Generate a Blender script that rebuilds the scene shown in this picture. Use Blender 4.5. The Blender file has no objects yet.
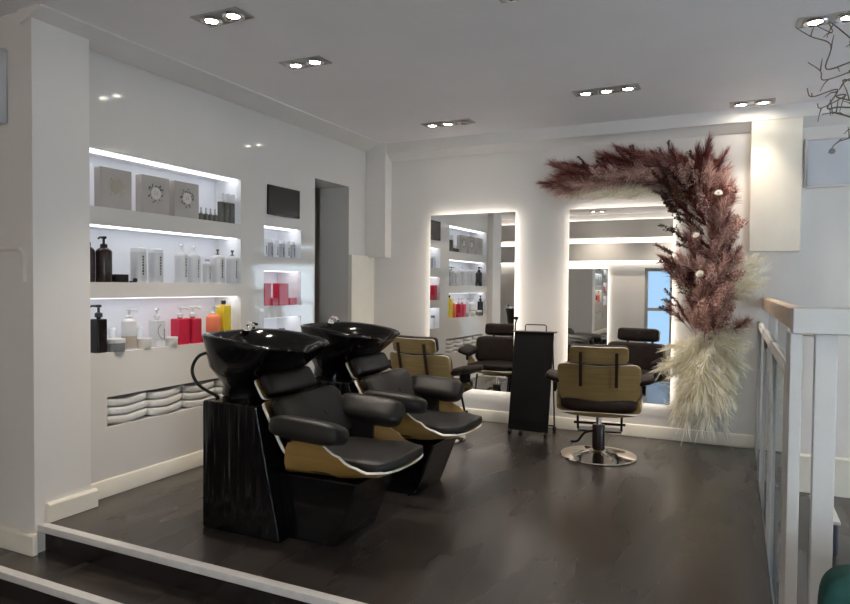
import bpy, bmesh, math, random
from mathutils import Vector, Matrix
R = math.radians
PI = math.pi
rnd = random.Random(7)
scn = bpy.context.scene
COL = scn.collection

# ------------------------------------------------------------------ materials
def mat(name, color, rough=.5, metal=0., spec=.5, emit=None, es=0., var=0., scale=8., bump=0., bscale=60., coat=0., trans=0., ior=1.45, sss=0., alpha=1.):
    m = bpy.data.materials.new(name)
    m.use_nodes = True
    nt = m.node_tree
    b = nt.nodes['Principled BSDF']
    b.inputs['Base Color'].default_value = (*color, 1)
    b.inputs['Roughness'].default_value = rough
    b.inputs['Metallic'].default_value = metal
    b.inputs['Specular IOR Level'].default_value = spec
    b.inputs['Coat Weight'].default_value = coat
    b.inputs['Transmission Weight'].default_value = trans
    b.inputs['IOR'].default_value = ior
    b.inputs['Alpha'].default_value = alpha
    if emit:
        b.inputs['Emission Color'].default_value = (*emit, 1)
        b.inputs['Emission Strength'].default_value = es
    tc = nt.nodes.new('ShaderNodeTexCoord')
    if var > 0:
        n = nt.nodes.new('ShaderNodeTexNoise'); n.inputs['Scale'].default_value = scale; n.inputs['Detail'].default_value = 4
        nt.links.new(tc.outputs['Object'], n.inputs['Vector'])
        r = nt.nodes.new('ShaderNodeValToRGB')
        r.color_ramp.elements[0].position = .3; r.color_ramp.elements[1].position = .7
        r.color_ramp.elements[0].color = (*[c * (1 - var) for c in color], 1)
        r.color_ramp.elements[1].color = (*[min(1, c * (1 + var)) for c in color], 1)
        nt.links.new(n.outputs['Fac'], r.inputs['Fac'])
        nt.links.new(r.outputs['Color'], b.inputs['Base Color'])
    if bump > 0:
        n = nt.nodes.new('ShaderNodeTexNoise'); n.inputs['Scale'].default_value = bscale; n.inputs['Detail'].default_value = 3
        nt.links.new(tc.outputs['Object'], n.inputs['Vector'])
        bp = nt.nodes.new('ShaderNodeBump'); bp.inputs['Strength'].default_value = bump; bp.inputs['Distance'].default_value = .01
        nt.links.new(n.outputs['Fac'], bp.inputs['Height'])
        nt.links.new(bp.outputs['Normal'], b.inputs['Normal'])
    return m

def wood_mat(name, c1, c2, rough=.35, scale=3., stretch=(1, 12, 12)):
    m = mat(name, c1, rough)
    nt = m.node_tree; b = nt.nodes['Principled BSDF']
    tc = nt.nodes.new('ShaderNodeTexCoord'); mp = nt.nodes.new('ShaderNodeMapping')
    mp.inputs['Scale'].default_value = stretch
    n = nt.nodes.new('ShaderNodeTexNoise'); n.inputs['Scale'].default_value = scale; n.inputs['Detail'].default_value = 6; n.inputs['Distortion'].default_value = .6
    r = nt.nodes.new('ShaderNodeValToRGB')
    r.color_ramp.elements[0].position = .35; r.color_ramp.elements[1].position = .68
    r.color_ramp.elements[0].color = (*c1, 1); r.color_ramp.elements[1].color = (*c2, 1)
    nt.links.new(tc.outputs['Object'], mp.inputs['Vector']); nt.links.new(mp.outputs['Vector'], n.inputs['Vector'])
    nt.links.new(n.outputs['Fac'], r.inputs['Fac']); nt.links.new(r.outputs['Color'], b.inputs['Base Color'])
    return m

def floor_mat():
    m = mat('dark_oak_floor', (.03, .026, .024), .3)
    nt = m.node_tree; b = nt.nodes['Principled BSDF']; L = nt.links.new
    tc = nt.nodes.new('ShaderNodeTexCoord'); mp = nt.nodes.new('ShaderNodeMapping')
    mp.inputs['Rotation'].default_value = (0, 0, R(90))
    L(tc.outputs['Object'], mp.inputs['Vector'])
    br = nt.nodes.new('ShaderNodeTexBrick')
    br.inputs['Scale'].default_value = 1.
    br.inputs['Brick Width'].default_value = 1.1; br.inputs['Row Height'].default_value = .16
    br.inputs['Mortar Size'].default_value = .0015; br.offset = .37
    br.inputs['Color1'].default_value = (.020, .0168, .015, 1); br.inputs['Color2'].default_value = (.034, .0285, .025, 1)
    br.inputs['Mortar'].default_value = (.012, .011, .01, 1)
    L(mp.outputs['Vector'], br.inputs['Vector'])
    m2 = nt.nodes.new('ShaderNodeMapping'); m2.inputs['Scale'].default_value = (.5, 7, 1)
    L(mp.outputs['Vector'], m2.inputs['Vector'])
    g = nt.nodes.new('ShaderNodeTexNoise'); g.inputs['Scale'].default_value = 3; g.inputs['Detail'].default_value = 6
    L(m2.outputs['Vector'], g.inputs['Vector'])
    mx = nt.nodes.new('ShaderNodeMix'); mx.data_type = 'RGBA'; mx.blend_type = 'MULTIPLY'
    mx.inputs['Factor'].default_value = .35
    rg = nt.nodes.new('ShaderNodeValToRGB'); rg.color_ramp.elements[0].color = (.5, .5, .5, 1); rg.color_ramp.elements[1].color = (1.25, 1.25, 1.25, 1)
    rg.color_ramp.elements[0].position = .3; rg.color_ramp.elements[1].position = .7
    L(g.outputs['Fac'], rg.inputs['Fac'])
    L(br.outputs['Color'], mx.inputs['A']); L(rg.outputs['Color'], mx.inputs['B'])
    # scuffs and worn traffic patches
    w = nt.nodes.new('ShaderNodeTexNoise'); w.inputs['Scale'].default_value = 1.7; w.inputs['Detail'].default_value = 4; w.inputs['Roughness'].default_value = .5
    m3 = nt.nodes.new('ShaderNodeMapping'); m3.inputs['Scale'].default_value = (.45, 1.9, 1)
    L(mp.outputs['Vector'], m3.inputs['Vector']); L(m3.outputs['Vector'], w.inputs['Vector'])
    rw = nt.nodes.new('ShaderNodeValToRGB'); rw.color_ramp.elements[0].position = .36; rw.color_ramp.elements[1].position = .80
    rw.color_ramp.elements[0].color = (0, 0, 0, 1); rw.color_ramp.elements[1].color = (1, 1, 1, 1)
    L(w.outputs['Fac'], rw.inputs['Fac'])
    mm = nt.nodes.new('ShaderNodeMath'); mm.operation = 'MULTIPLY'; mm.inputs[1].default_value = .55
    L(rw.outputs['Color'], mm.inputs[0])
    mw = nt.nodes.new('ShaderNodeMix'); mw.data_type = 'RGBA'
    mw.inputs['B'].default_value = (.105, .087, .076, 1)
    L(mx.outputs['Result'], mw.inputs['A']); L(mm.outputs['Value'], mw.inputs['Factor'])
    L(mw.outputs['Result'], b.inputs['Base Color'])
    rr = nt.nodes.new('ShaderNodeMapRange'); rr.inputs['From Min'].default_value = .3; rr.inputs['From Max'].default_value = .7; rr.inputs['To Min'].default_value = .34; rr.inputs['To Max'].default_value = .20; b.inputs['Specular IOR Level'].default_value = 1.0
    L(w.outputs['Fac'], rr.inputs['Value']); L(rr.outputs['Result'], b.inputs['Roughness'])
    bp = nt.nodes.new('ShaderNodeBump'); bp.inputs['Strength'].default_value = .015; bp.inputs['Distance'].default_value = .003
    L(w.outputs['Fac'], bp.inputs['Height']); L(bp.outputs['Normal'], b.inputs['Normal'])
    return m

def gloss_black_mat(name, wave=0.):
    m = mat(name, (.005, .005, .0055), .12, spec=.28)
    if wave:
        nt = m.node_tree; b = nt.nodes['Principled BSDF']
        tc = nt.nodes.new('ShaderNodeTexCoord'); mp = nt.nodes.new('ShaderNodeMapping')
        mp.inputs['Scale'].default_value = (1, 7, .5); mp.inputs['Rotation'].default_value = (R(-14), 0, 0)
        n = nt.nodes.new('ShaderNodeTexNoise'); n.inputs['Scale'].default_value = 2.2; n.inputs['Detail'].default_value = 2
        bp = nt.nodes.new('ShaderNodeBump'); bp.inputs['Strength'].default_value = wave; bp.inputs['Distance'].default_value = .05
        nt.links.new(tc.outputs['Object'], mp.inputs['Vector']); nt.links.new(mp.outputs['Vector'], n.inputs['Vector'])
        nt.links.new(n.outputs['Fac'], bp.inputs['Height']); nt.links.new(bp.outputs['Normal'], b.inputs['Normal'])
    return m

M = {}
M['wall'] = mat('white_wall_paint', (.77, .725, .68), .55, var=.02, scale=2, bump=.03, bscale=90)
M['lacquer'] = mat('satin_wall_lacquer', (.70, .66, .615), .06, spec=.35, var=.015, scale=1.5)
M['niche'] = mat('niche_white', (.86, .86, .88), .4, var=.01)
M['ceil'] = mat('ceiling_paint', (.90, .865, .86), .6, var=.02, scale=2, bump=.02, bscale=70)
M['trim'] = mat('white_gloss_trim', (.80, .745, .64), .3, var=.02)
M['taupe'] = mat('corridor_paint', (.50, .47, .44), .6, var=.02)
M['floor'] = floor_mat()
M['nosing'] = mat('pale_metal_nosing', (.62, .60, .58), .4, var=.05, scale=30)
M['black_gloss'] = gloss_black_mat('gloss_black_ceramic')
M['black_panel'] = gloss_black_mat('gloss_black_panel', .55)
M['leather'] = mat('black_leather', (.010, .0085, .008), .42, spec=.4, var=.15, scale=20, bump=.12, bscale=220)
M['brown_leather'] = mat('dark_brown_leather', (.020, .012, .010), .5, spec=.3, var=.15, scale=20, bump=.12, bscale=220)
M['oak'] = wood_mat('golden_walnut_veneer', (.25, .175, .068), (.32, .225, .095), .34, 2.2, (1.2, 1.2, 16))
M['oak_side'] = wood_mat('golden_oak_veneer', (.25, .142, .036), (.33, .19, .052), .34, 2.2, (9, 1.0, 9))
M['edge'] = mat('pale_maple_edge', (.78, .74, .66), .35, var=.04)
M['strap'] = mat('dark_brown_bracket', (.03, .016, .012), .3, var=.1)
M['chrome'] = mat('polished_chrome', (.80, .76, .72), .08, 1.0, var=.02)
M['bronze'] = mat('warm_polished_steel', (.74, .64, .54), .12, 1.0, var=.03)
M['dark_metal'] = mat('dark_metal', (.02, .018, .018), .3, .6, var=.1)
M['black_plastic'] = mat('black_plastic', (.012, .012, .013), .35, var=.1)
M['trolley'] = mat('matt_black_board', (.008, .0075, .0075), .5, spec=.2, var=.1, scale=4)
M['mirror'] = mat('mirror_glass', (.90, .91, .90), .0, 1.0)
M['led'] = mat('led_warm_white', (1, 1, 1), .5, emit=(1, .95, .88), es=3.6)
M['led_dim'] = mat('led_dim_white', (1, 1, 1), .5, emit=(1, .96, .90), es=1.6)
M['led_cool'] = mat('led_cool_white', (1, 1, 1), .5, emit=(.95, .96, 1), es=1.4)
M['bulb'] = mat('lamp_glow', (1, 1, 1), .5, emit=(1, .93, .80), es=40)
M['fixture'] = mat('satin_grey_fixture', (.5, .49, .48), .4, .4, var=.03)
M['tv'] = mat('black_screen_glass', (.016, .012, .012), .25, var=.05)
M['glass'] = mat('clear_glass', (.88, .95, .98), .02, trans=1., ior=1.1)
M['warm_lit_rail'] = wood_mat('warm_lit_white_wood', (.50, .38, .28), (.62, .48, .36), .4, 2, (8, 1, 8))  # white rail with the warm reflected light painted in as beige
M['white_wood'] = mat('white_painted_wood', (.60, .585, .56), .45, var=.03, scale=6)
M['green'] = mat('dark_green_velvet', (.010, .062, .052), .8, var=.2, scale=25)
M['slate'] = mat('dark_slate_panel', (.045, .055, .075), .5, var=.15, scale=6)
M['towel'] = mat('white_terry', (.72, .70, .67), .9, var=.05, scale=60, bump=.5, bscale=260)
M['bottle_white'] = mat('white_bottle', (.62, .62, .63), .3, var=.02)
M['bottle_frost'] = mat('frosted_bottle', (.78, .80, .82), .3, var=.03)
M['silver'] = mat('silver_tube', (.42, .42, .44), .3, .5, var=.05)
M['bottle_brown'] = mat('dark_brown_bottle', (.030, .018, .015), .18, var=.1)
M['bottle_black'] = mat('black_bottle', (.015, .012, .012), .25, var=.1)
M['red'] = mat('red_bottle', (.56, .012, .05), .3, var=.05)
M['coral'] = mat('coral_bottle', (.80, .22, .10), .3, var=.04)
M['yellow'] = mat('yellow_bottle', (.78, .58, .02), .3, var=.04)
M['beige_card'] = mat('beige_card', (.46, .42, .385), .6, var=.03)
M['print_dark'] = mat('dark_print', (.10, .095, .09), .6, var=.05)
M['print_grey'] = mat('grey_print', (.22, .22, .22), .6, var=.05)
M['print_gold'] = mat('gold_print', (.45, .38, .24), .5, var=.05)
M['jar_cream'] = mat('cream_jar', (.66, .62, .55), .35, var=.04)
M['taupe_label'] = mat('taupe_label', (.42, .36, .29), .5, var=.04)
M['olive'] = mat('dark_olive_bottle', (.12, .115, .095), .25, var=.05)
M['burgundy'] = mat('burgundy_dried_grass', (.28, .082, .070), .9, var=.3, scale=40)
M['maroon'] = mat('maroon_dried_leaf', (.12, .026, .026), .8, var=.3, scale=30)
M['dusty'] = mat('dusty_pink_dried_grass', (.52, .31, .27), .9, var=.25, scale=40)
M['blush'] = mat('blush_dried_blossom', (.80, .58, .51), .9, var=.2, scale=40)
M['cream'] = mat('cream_pampas', (.97, .86, .66), .9, var=.15, scale=30)
M['ivory'] = mat('ivory_pampas', (.98, .94, .86), .9, var=.1, scale=30)
for k_ in ('cream', 'ivory', 'blush', 'dusty', 'burgundy'):      # thin dry fibres let light through
    nt_ = M[k_].node_tree; pb = nt_.nodes['Principled BSDF']; out = nt_.nodes['Material Output']
    tr = nt_.nodes.new('ShaderNodeBsdfTranslucent'); mxs = nt_.nodes.new('ShaderNodeMixShader'); mxs.inputs['Fac'].default_value = .4
    src = pb.inputs['Base Color'].links[0].from_socket
    nt_.links.new(src, tr.inputs['Color']); nt_.links.new(pb.outputs['BSDF'], mxs.inputs[1]); nt_.links.new(tr.outputs['BSDF'], mxs.inputs[2]); nt_.links.new(mxs.outputs['Shader'], out.inputs['Surface'])
M['brown_leaf'] = mat('dark_brown_leaf', (.060, .035, .022), .8, var=.3, scale=30)
M['olive_leaf'] = mat('olive_dried_leaf', (.24, .20, .10), .8, var=.3, scale=30)
M['twig'] = mat('brown_willow_bark', (.17, .13, .085), .7, var=.3, scale=30)
M['vase'] = mat('grey_ceramic', (.35, .34, .33), .4, var=.05)
M['panel_grey'] = mat('pale_grey_panel', (.58, .585, .62), .4, var=.02)

# ------------------------------------------------------------------ geometry helpers
def finish(o, bevel=0., smooth=True, seg=2, ang=40):
    me = o.data
    if smooth:
        for p in me.polygons: p.use_smooth = True
        if bevel <= 0: me.set_sharp_from_angle(angle=R(ang))
    if bevel > 0:
        md = o.modifiers.new('bevel', 'BEVEL'); md.width = bevel; md.segments = seg
        md.limit_method = 'ANGLE'; md.angle_limit = R(35); md.harden_normals = True
    return o

def obj(name, bm, m, parent=None, bevel=0., smooth=True, loc=None, rot=None, weld=True, ang=40):
    if weld: bmesh.ops.remove_doubles(bm, verts=bm.verts, dist=1e-5)
    bmesh.ops.recalc_face_normals(bm, faces=bm.faces)
    me = bpy.data.meshes.new(name); bm.to_mesh(me); bm.free()
    for x in (m if isinstance(m, (list, tuple)) else [m]): me.materials.append(x)
    o = bpy.data.objects.new(name, me); COL.objects.link(o)
    if parent: o.parent = parent
    if loc is not None: o.location = loc
    if rot is not None: o.rotation_euler = rot
    return finish(o, bevel, smooth, ang=ang)

def tag(o, label=None, cat=None, group=None, kind=None):
    if label: o['label'] = label
    if cat: o['category'] = cat
    if group: o['group'] = group
    if kind: o['kind'] = kind
    return o

def thing(name, label, cat, loc=(0, 0, 0), rz=0., group=None):
    o = bpy.data.objects.new(name, None); COL.objects.link(o)
    o.location = loc; o.rotation_euler = (0, 0, rz); o.empty_display_size = .1
    return tag(o, label, cat, group)

def struct(o): o['kind'] = 'structure'; return o

def dup(root, loc=None, rz=None, label=None, group=None):
    r = root.copy(); COL.objects.link(r)
    if loc is not None: r.location = loc
    if rz is not None: r.rotation_euler = (0, 0, rz)
    if label: r['label'] = label
    if group: r['group'] = group
    for ch in list(root.children):
        if ch.type == 'LIGHT': continue
        c = ch.copy(); COL.objects.link(c); c.parent = r
        for g in ch.children:
            d = g.copy(); COL.objects.link(d); d.parent = c
    return r

def B(): return bmesh.new()

def box(bm, x0, x1, y0, y1, z0, z1):
    v = [bm.verts.new((x, y, z)) for z in (z0, z1) for x, y in ((x0, y0), (x1, y0), (x1, y1), (x0, y1))]
    for f in ((0, 1, 2, 3), (4, 5, 6, 7), (0, 1, 5, 4), (1, 2, 6, 5), (2, 3, 7, 6), (3, 0, 4, 7)):
        bm.faces.new([v[i] for i in f])
    return bm

def prism(bm, pts, axis, a, b):
    """extrude a 2-D outline along an axis: axis 'y' takes (x,z) points, 'x' takes (y,z), 'z' takes (x,y)"""
    def P(p, t):
        return (p[0], t, p[1]) if axis == 'y' else (t, p[0], p[1]) if axis == 'x' else (p[0], p[1], t)
    A = [bm.verts.new(P(p, a)) for p in pts]; Bv = [bm.verts.new(P(p, b)) for p in pts]
    bm.faces.new(A); bm.faces.new(Bv[::-1])
    n = len(pts)
    for i in range(n): bm.faces.new([A[i], A[(i + 1) % n], Bv[(i + 1) % n], Bv[i]])
    return bm

def lathe(bm, prof, n=24, c=(0, 0, 0), sx=1., sy=1.):
    rings = []
    for r, z in prof:
        if r < 1e-6: rings.append([bm.verts.new((c[0], c[1], c[2] + z))])
        else: rings.append([bm.verts.new((c[0] + sx * r * math.cos(2 * PI * k / n), c[1] + sy * r * math.sin(2 * PI * k / n), c[2] + z)) for k in range(n)])
    for a, b in zip(rings, rings[1:]):
        for k in range(n):
            q = [a[k % len(a)], a[(k + 1) % len(a)], b[(k + 1) % len(b)], b[k % len(b)]]
            u = []
            for v in q:
                if v not in u: u.append(v)
            if len(u) > 2: bm.faces.new(u)
    for rg in (rings[0], rings[-1]):
        if len(rg) > 2: bm.faces.new(rg)
    return bm

def tube(bm, pts, r, n=8, r2=None):
    pts = [Vector(p) for p in pts]
    r2 = r if r2 is None else r2
    rings = []
    up = Vector((.123, .456, .88)).normalized()
    for i, p in enumerate(pts):
        t = (pts[min(i + 1, len(pts) - 1)] - pts[max(i - 1, 0)]).normalized()
        s = t.cross(up)
        if s.length < .05: s = t.cross(Vector((1, 0, 0)))
        s.normalize(); w = s.cross(t)
        rr = r + (r2 - r) * i / max(1, len(pts) - 1)
        rings.append([bm.verts.new(p + (s * math.cos(2 * PI * k / n) + w * math.sin(2 * PI * k / n)) * rr) for k in range(n)])
    for a, b in zip(rings, rings[1:]):
        for k in range(n): bm.faces.new([a[k], a[(k + 1) % n], b[(k + 1) % n], b[k]])
    bm.faces.new(rings[0]); bm.faces.new(rings[-1][::-1])
    return bm

def bez(pts, n=16):
    """Catmull-Rom through points"""
    P = [Vector(p) for p in pts]; P = [P[0] * 2 - P[1]] + P + [P[-1] * 2 - P[-2]]
    out = []
    segs = len(P) - 3
    for s in range(segs):
        a, b, c, d = P[s:s + 4]
        for k in range(n):
            t = k / n
            out.append(.5 * ((2 * b) + (c - a) * t + (2 * a - 5 * b + 4 * c - d) * t * t + (3 * b - a - 3 * c + d) * t ** 3))
    out.append(P[-2])
    return out

def spow(x, e): return math.copysign(abs(x) ** e, x)

def cushion(bm, a, b, c, e1=.5, e2=.35, f=None, nu=28, nv=14):
    rings = []
    for j in range(nv + 1):
        eta = -PI / 2 + PI * j / nv
        rg = []
        for i in range(1 if j in (0, nv) else nu):
            om = 2 * PI * i / nu
            p = Vector((a * spow(math.cos(eta), e1) * spow(math.cos(om), e2), b * spow(math.cos(eta), e1) * spow(math.sin(om), e2), c * spow(math.sin(eta), e1)))
            if j in (0, nv): p = Vector((0, 0, c if j else -c))
            rg.append(bm.verts.new(f(p) if f else p))
        rings.append(rg)
    for A, Bv in zip(rings, rings[1:]):
        for i in range(nu):
            q = [A[i % len(A)], A[(i + 1) % len(A)], Bv[(i + 1) % len(Bv)], Bv[i % len(Bv)]]
            u = []
            for v in q:
                if v not in u: u.append(v)
            if len(u) > 2: bm.faces.new(u)
    return bm

def sheet(bm, f, nu=20, nv=20):
    g = [[bm.verts.new(f(2 * i / nu - 1, .5 - .5 * math.cos(PI * j / nv))) for i in range(nu + 1)] for j in range(nv + 1)]
    for j in range(nv):
        for i in range(nu):
            q = [g[j][i], g[j][i + 1], g[j + 1][i + 1], g[j + 1][i]]
            try: bm.faces.new(q)
            except ValueError: pass
    return bm

def lerp_pts(pts, v):
    for (a, x), (b, y) in zip(pts, pts[1:]):
        if v <= b:
            t = (v - a) / (b - a); t = t * t * (3 - 2 * t)
            return x + (y - x) * t
    return pts[-1][1]

def solid(o, t, rim=0, off=-1):
    md = o.modifiers.new('thickness', 'SOLIDIFY'); md.thickness = t; md.offset = off; md.material_offset_rim = rim
    md.use_even_offset = False
    return o

# ------------------------------------------------------------------ room shell
XL, YB, ZC, ZL = -3.42, 5.87, 2.72, -.30      # left wall, back wall, ceiling, lower floor
YF = -1.5                                     # opposite (front) wall

struct(obj('floor', box(B(), -5.6, 4.6, YF - .1, YB + .1, ZL - .12, ZL), M['floor'], smooth=False))
bm = B()
box(bm, -4.65, .165, 2.262, YB, ZL, 0)         # raised platform
struct(obj('floor_platform', bm, M['floor'], smooth=False))
struct(obj('floor_step', box(B(), -4.4, .165, 2.03, 2.262, ZL, -.15), M['floor'], smooth=False))
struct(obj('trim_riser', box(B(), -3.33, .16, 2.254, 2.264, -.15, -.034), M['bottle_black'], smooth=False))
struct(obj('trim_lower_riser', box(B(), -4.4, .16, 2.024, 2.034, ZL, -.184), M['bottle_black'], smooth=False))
o = obj('stair_nosing', box(B(), -3.335, .165, 2.215, 2.262, -.034, .003), M['nosing'], bevel=.004)
tag(o, 'pale metal nosing strip on the edge of the raised platform', 'stair nosing', 'pale stair nosings')
o = obj('stair_nosing', box(B(), -4.4, .165, 1.985, 2.032, -.184, -.147), M['nosing'], bevel=.004)
tag(o, 'pale metal nosing strip on the lower step at bottom left', 'stair nosing', 'pale stair nosings')
struct(obj('ceiling', box(B(), -5.6, 4.6, YF - .1, YB + .1, ZC, ZC + .1), M['ceil'], smooth=False))

# left wall: boxes around niches and doorway
def pierced(name, x, xb, yz, holes, m, depth, mn=None, through=()):
    ys = sorted(set([yz[0], yz[1]] + [v for h in holes for v in h[:2]] + [v for h in through for v in h[:2]]))
    zs = sorted(set([yz[2], yz[3]] + [v for h in holes for v in h[2:4]] + [v for h in through for v in h[2:4]]))
    bm = B()
    def inside(y, z, hs): return next((h for h in hs if h[0] < y < h[1] and h[2] < z < h[3]), None)
    for y0, y1 in zip(ys, ys[1:]):
        for z0, z1 in zip(zs, zs[1:]):
            if inside((y0 + y1) / 2, (z0 + z1) / 2, through): continue
            h = inside((y0 + y1) / 2, (z0 + z1) / 2, holes)
            if h: continue
            f = bm.faces.new([bm.verts.new((x, a, b)) for a, b in ((y0, z0), (y1, z0), (y1, z1), (y0, z1))])
    for h in list(holes):
        d = h[4] if len(h) > 4 else depth
        a, b, c, e = h[:4]
        for q in (((x, a, c), (x, b, c), (x - d, b, c), (x - d, a, c)), ((x, a, e), (x, b, e), (x - d, b, e), (x - d, a, e)),
                  ((x, a, c), (x, a, e), (x - d, a, e), (x - d, a, c)), ((x, b, c), (x, b, e), (x - d, b, e), (x - d, b, c)),
                  ((x - d, a, c), (x - d, b, c), (x - d, b, e), (x - d, a, e))):
            f = bm.faces.new([bm.verts.new(p) for p in q]); f.material_index = 1
    for h in through:
        a, b, c, e = h[:4]
        for q in (((x, a, e), (x, b, e), (xb, b, e), (xb, a, e)), ((x, a, c), (x, a, e), (xb, a, e), (xb, a, c)), ((x, b, c), (x, b, e), (xb, b, e), (xb, b, c))):
            bm.faces.new([bm.verts.new(p) for p in q])
    for q in (((x, yz[0], yz[2]), (x, yz[0], yz[3]), (xb, yz[0], yz[3]), (xb, yz[0], yz[2])), ((x, yz[1], yz[2]), (x, yz[1], yz[3]), (xb, yz[1], yz[3]), (xb, yz[1], yz[2]))):
        bm.faces.new([bm.verts.new(p) for p in q])
    # back skin
    for y0, y1 in zip(ys, ys[1:]):
        for z0, z1 in zip(zs, zs[1:]):
            if inside((y0 + y1) / 2, (z0 + z1) / 2, through): continue
            bm.faces.new([bm.verts.new((xb, a, b)) for a, b in ((y0, z0), (y1, z0), (y1, z1), (y0, z1))])
    return struct(obj(name, bm, [m, mn or m], smooth=False))

N1 = (2.595, 3.89, 1.750, 2.090); N2 = (2.595, 3.89, 1.300, 1.643); N3 = (2.595, 3.89, .873, 1.203)
S1 = (4.16, 4.655, 1.52, 1.768); S2 = (4.16, 4.655, 1.118, 1.405); S3 = (4.16, 4.655, .765, 1.02)
TW = (2.712, 3.96, .42, .603)
pierced('wall_left', XL, XL - .34, (2.33, YB, 0, ZC), [N1, N2, N3, S1, S2, S3, TW], M['lacquer'], .26, M['niche'], [(4.858, 5.425, -.001, 2.25)])
# pilaster and the wall end that faces the lower level
struct(obj('wall_left_pilaster', box(B(), XL - .02, -3.335, 2.2, 2.535, ZL, ZC), M['wall'], smooth=False))
struct(obj('wall_left_return', box(B(), -5.5, XL - .02, 2.2, 2.33, ZL, ZC), M['wall'], smooth=False))
struct(obj('wall_left_entrance', box(B(), -5.6, -5.5, YF, 2.4, ZL, ZC), M['wall'], smooth=False))
struct(obj('wall_corridor', box(B(), -4.7, -4.6, 2.3, YB, 0, ZC), M['taupe'], smooth=False))
struct(obj('ceiling_corridor', box(B(), -4.6, XL - .34, 4.2, YB, 2.45, 2.52), M['taupe'], smooth=False))
struct(obj('wall_corridor_end', box(B(), -4.6, XL - .34, 4.1, 4.2, 0, 2.52), M['taupe'], smooth=False))
struct(obj('wall_back', box(B(), -4.7, 4.6, YB, YB + .1, ZL, ZC), M['wall'], smooth=False))
# low white casing and hanging box in the back-left corner
struct(obj('wall_left_casing', box(B(), XL, -3.385, 5.43, YB, 0, 1.59), M['trim'], bevel=.003))
struct(obj('wall_back_bulkhead_left', box(B(), XL + .001, -3.19, 5.74, YB, 1.574, ZC), M['wall'], bevel=.003))
struct(obj('wall_back_bulkhead_right', box(B(), .092, .446, 5.77, YB, 1.588, ZC), M['trim'], bevel=.004))
# coving
struct(obj('trim_cornice_left', prism(B(), [(XL, 2.652), (XL, ZC), (XL + .19, ZC), (XL + .185, 2.712), (XL + .012, 2.648)], 'y', 2.18, 5.74), M['wall'], smooth=False))
struct(obj('trim_cornice_back', prism(B(), [(YB, 2.555), (YB, ZC), (YB - .11, ZC), (YB - .105, 2.615), (YB - .085, 2.605), (YB - .012, 2.55)], 'x', -3.19, 4.5), M['wall'], smooth=False))
# baseboards
def skirting(name, pr, axis, a, b, m='trim'): return struct(obj(name, prism(B(), pr, axis, a, b), M[m], bevel=.004))
def sk_x(x, s, z=0, h=.107, t=.018): return [(x, z), (x + s * t, z), (x + s * t, z + h - .012), (x + s * t * .6, z + h), (x, z + h)]
skirting('baseboard_left', sk_x(XL, 1), 'y', 2.55, 4.85)
skirting('baseboard_left_pilaster', sk_x(-3.335, 1, 0, .107, .03), 'y', 2.262, 2.56)
skirting('baseboard_left_return', sk_x(2.2, -1, -.15, .115, .03), 'x', -4.4, -3.31)
skirting('baseboard_back', sk_x(YB, -1), 'x', -3.38, .165)
skirting('baseboard_back_right', sk_x(YB, -1, ZL, .30, .025), 'x', .24, 4.5)
# front (opposite) wall with daylight openings, seen in the mirrors
ys_open = [(-1.62, -1.10, .10, 1.66), (1.9, 4.1, .0, 2.3)]
xs_open = [(4.2, 5.5, .0, 2.0)]
xs = sorted(set([-5.6, 4.6] + [v for h in ys_open for v in h[:2]])); zs = sorted(set([ZL, ZC] + [v for h in ys_open for v in h[2:]]))
bm = B()
for x0, x1 in zip(xs, xs[1:]):
    for z0, z1 in zip(zs, zs[1:]):
        if any(h[0] <= x0 and x1 <= h[1] and h[2] <= z0 and z1 <= h[3] for h in ys_open): continue
        box(bm, x0, x1, YF - .12, YF, z0, z1)
struct(obj('wall_front', bm, M['wall'], smooth=False))
for i, h in enumerate(ys_open):
    x0, x1, z0, z1 = h
    fr = B(); w = .06
    for q in ((x0, x0 + w, z0, z1), (x1 - w, x1, z0, z1), (x0 + w, x1 - w, z0, z0 + w), (x0 + w, x1 - w, z1 - w, z1), (x0 + w, x1 - w, .84, .90)):
        box(fr, q[0], q[1], YF - .10, YF - .04, q[2], q[3])
    wo = struct(obj('window_%d' % (i + 1), fr, M['fixture'], bevel=.004))
    pane = obj('glass_pane', box(B(), x0 + w, x1 - w, YF - .075, YF - .069, z0 + w, z1 - w), M['glass'], wo, smooth=False)
yr = sorted(set([YF, YB] + [v for h in xs_open for v in h[:2]])); zr = sorted(set([ZL, ZC] + [v for h in xs_open for v in h[2:]]))
bm = B()
for y0, y1 in zip(yr, yr[1:]):
    for z0, z1 in zip(zr, zr[1:]):
        if any(h[0] <= y0 and y1 <= h[1] and h[2] <= z0 and z1 <= h[3] for h in xs_open): continue
        box(bm, 4.5, 4.62, y0, y1, z0, z1)
struct(obj('wall_right', bm, M['wall'], smooth=False))
for i, h in enumerate(xs_open):
    y0, y1, z0, z1 = h
    fr = B(); w = .06
    for q in ((y0, y0 + w, z0, z1), (y1 - w, y1, z0, z1), (y0 + w, y1 - w, z0, z0 + w), (y0 + w, y1 - w, z1 - w, z1)):
        box(fr, 4.53, 4.59, q[0], q[1], q[2], q[3])
    wo = struct(obj('window_%d' % (i + 3), fr, M['fixture'], bevel=.004))
    obj('glass_pane', box(B(), 4.555, 4.561, y0 + w, y1 - w, z0 + w, z1 - w), M['glass'], wo, smooth=False)
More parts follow.
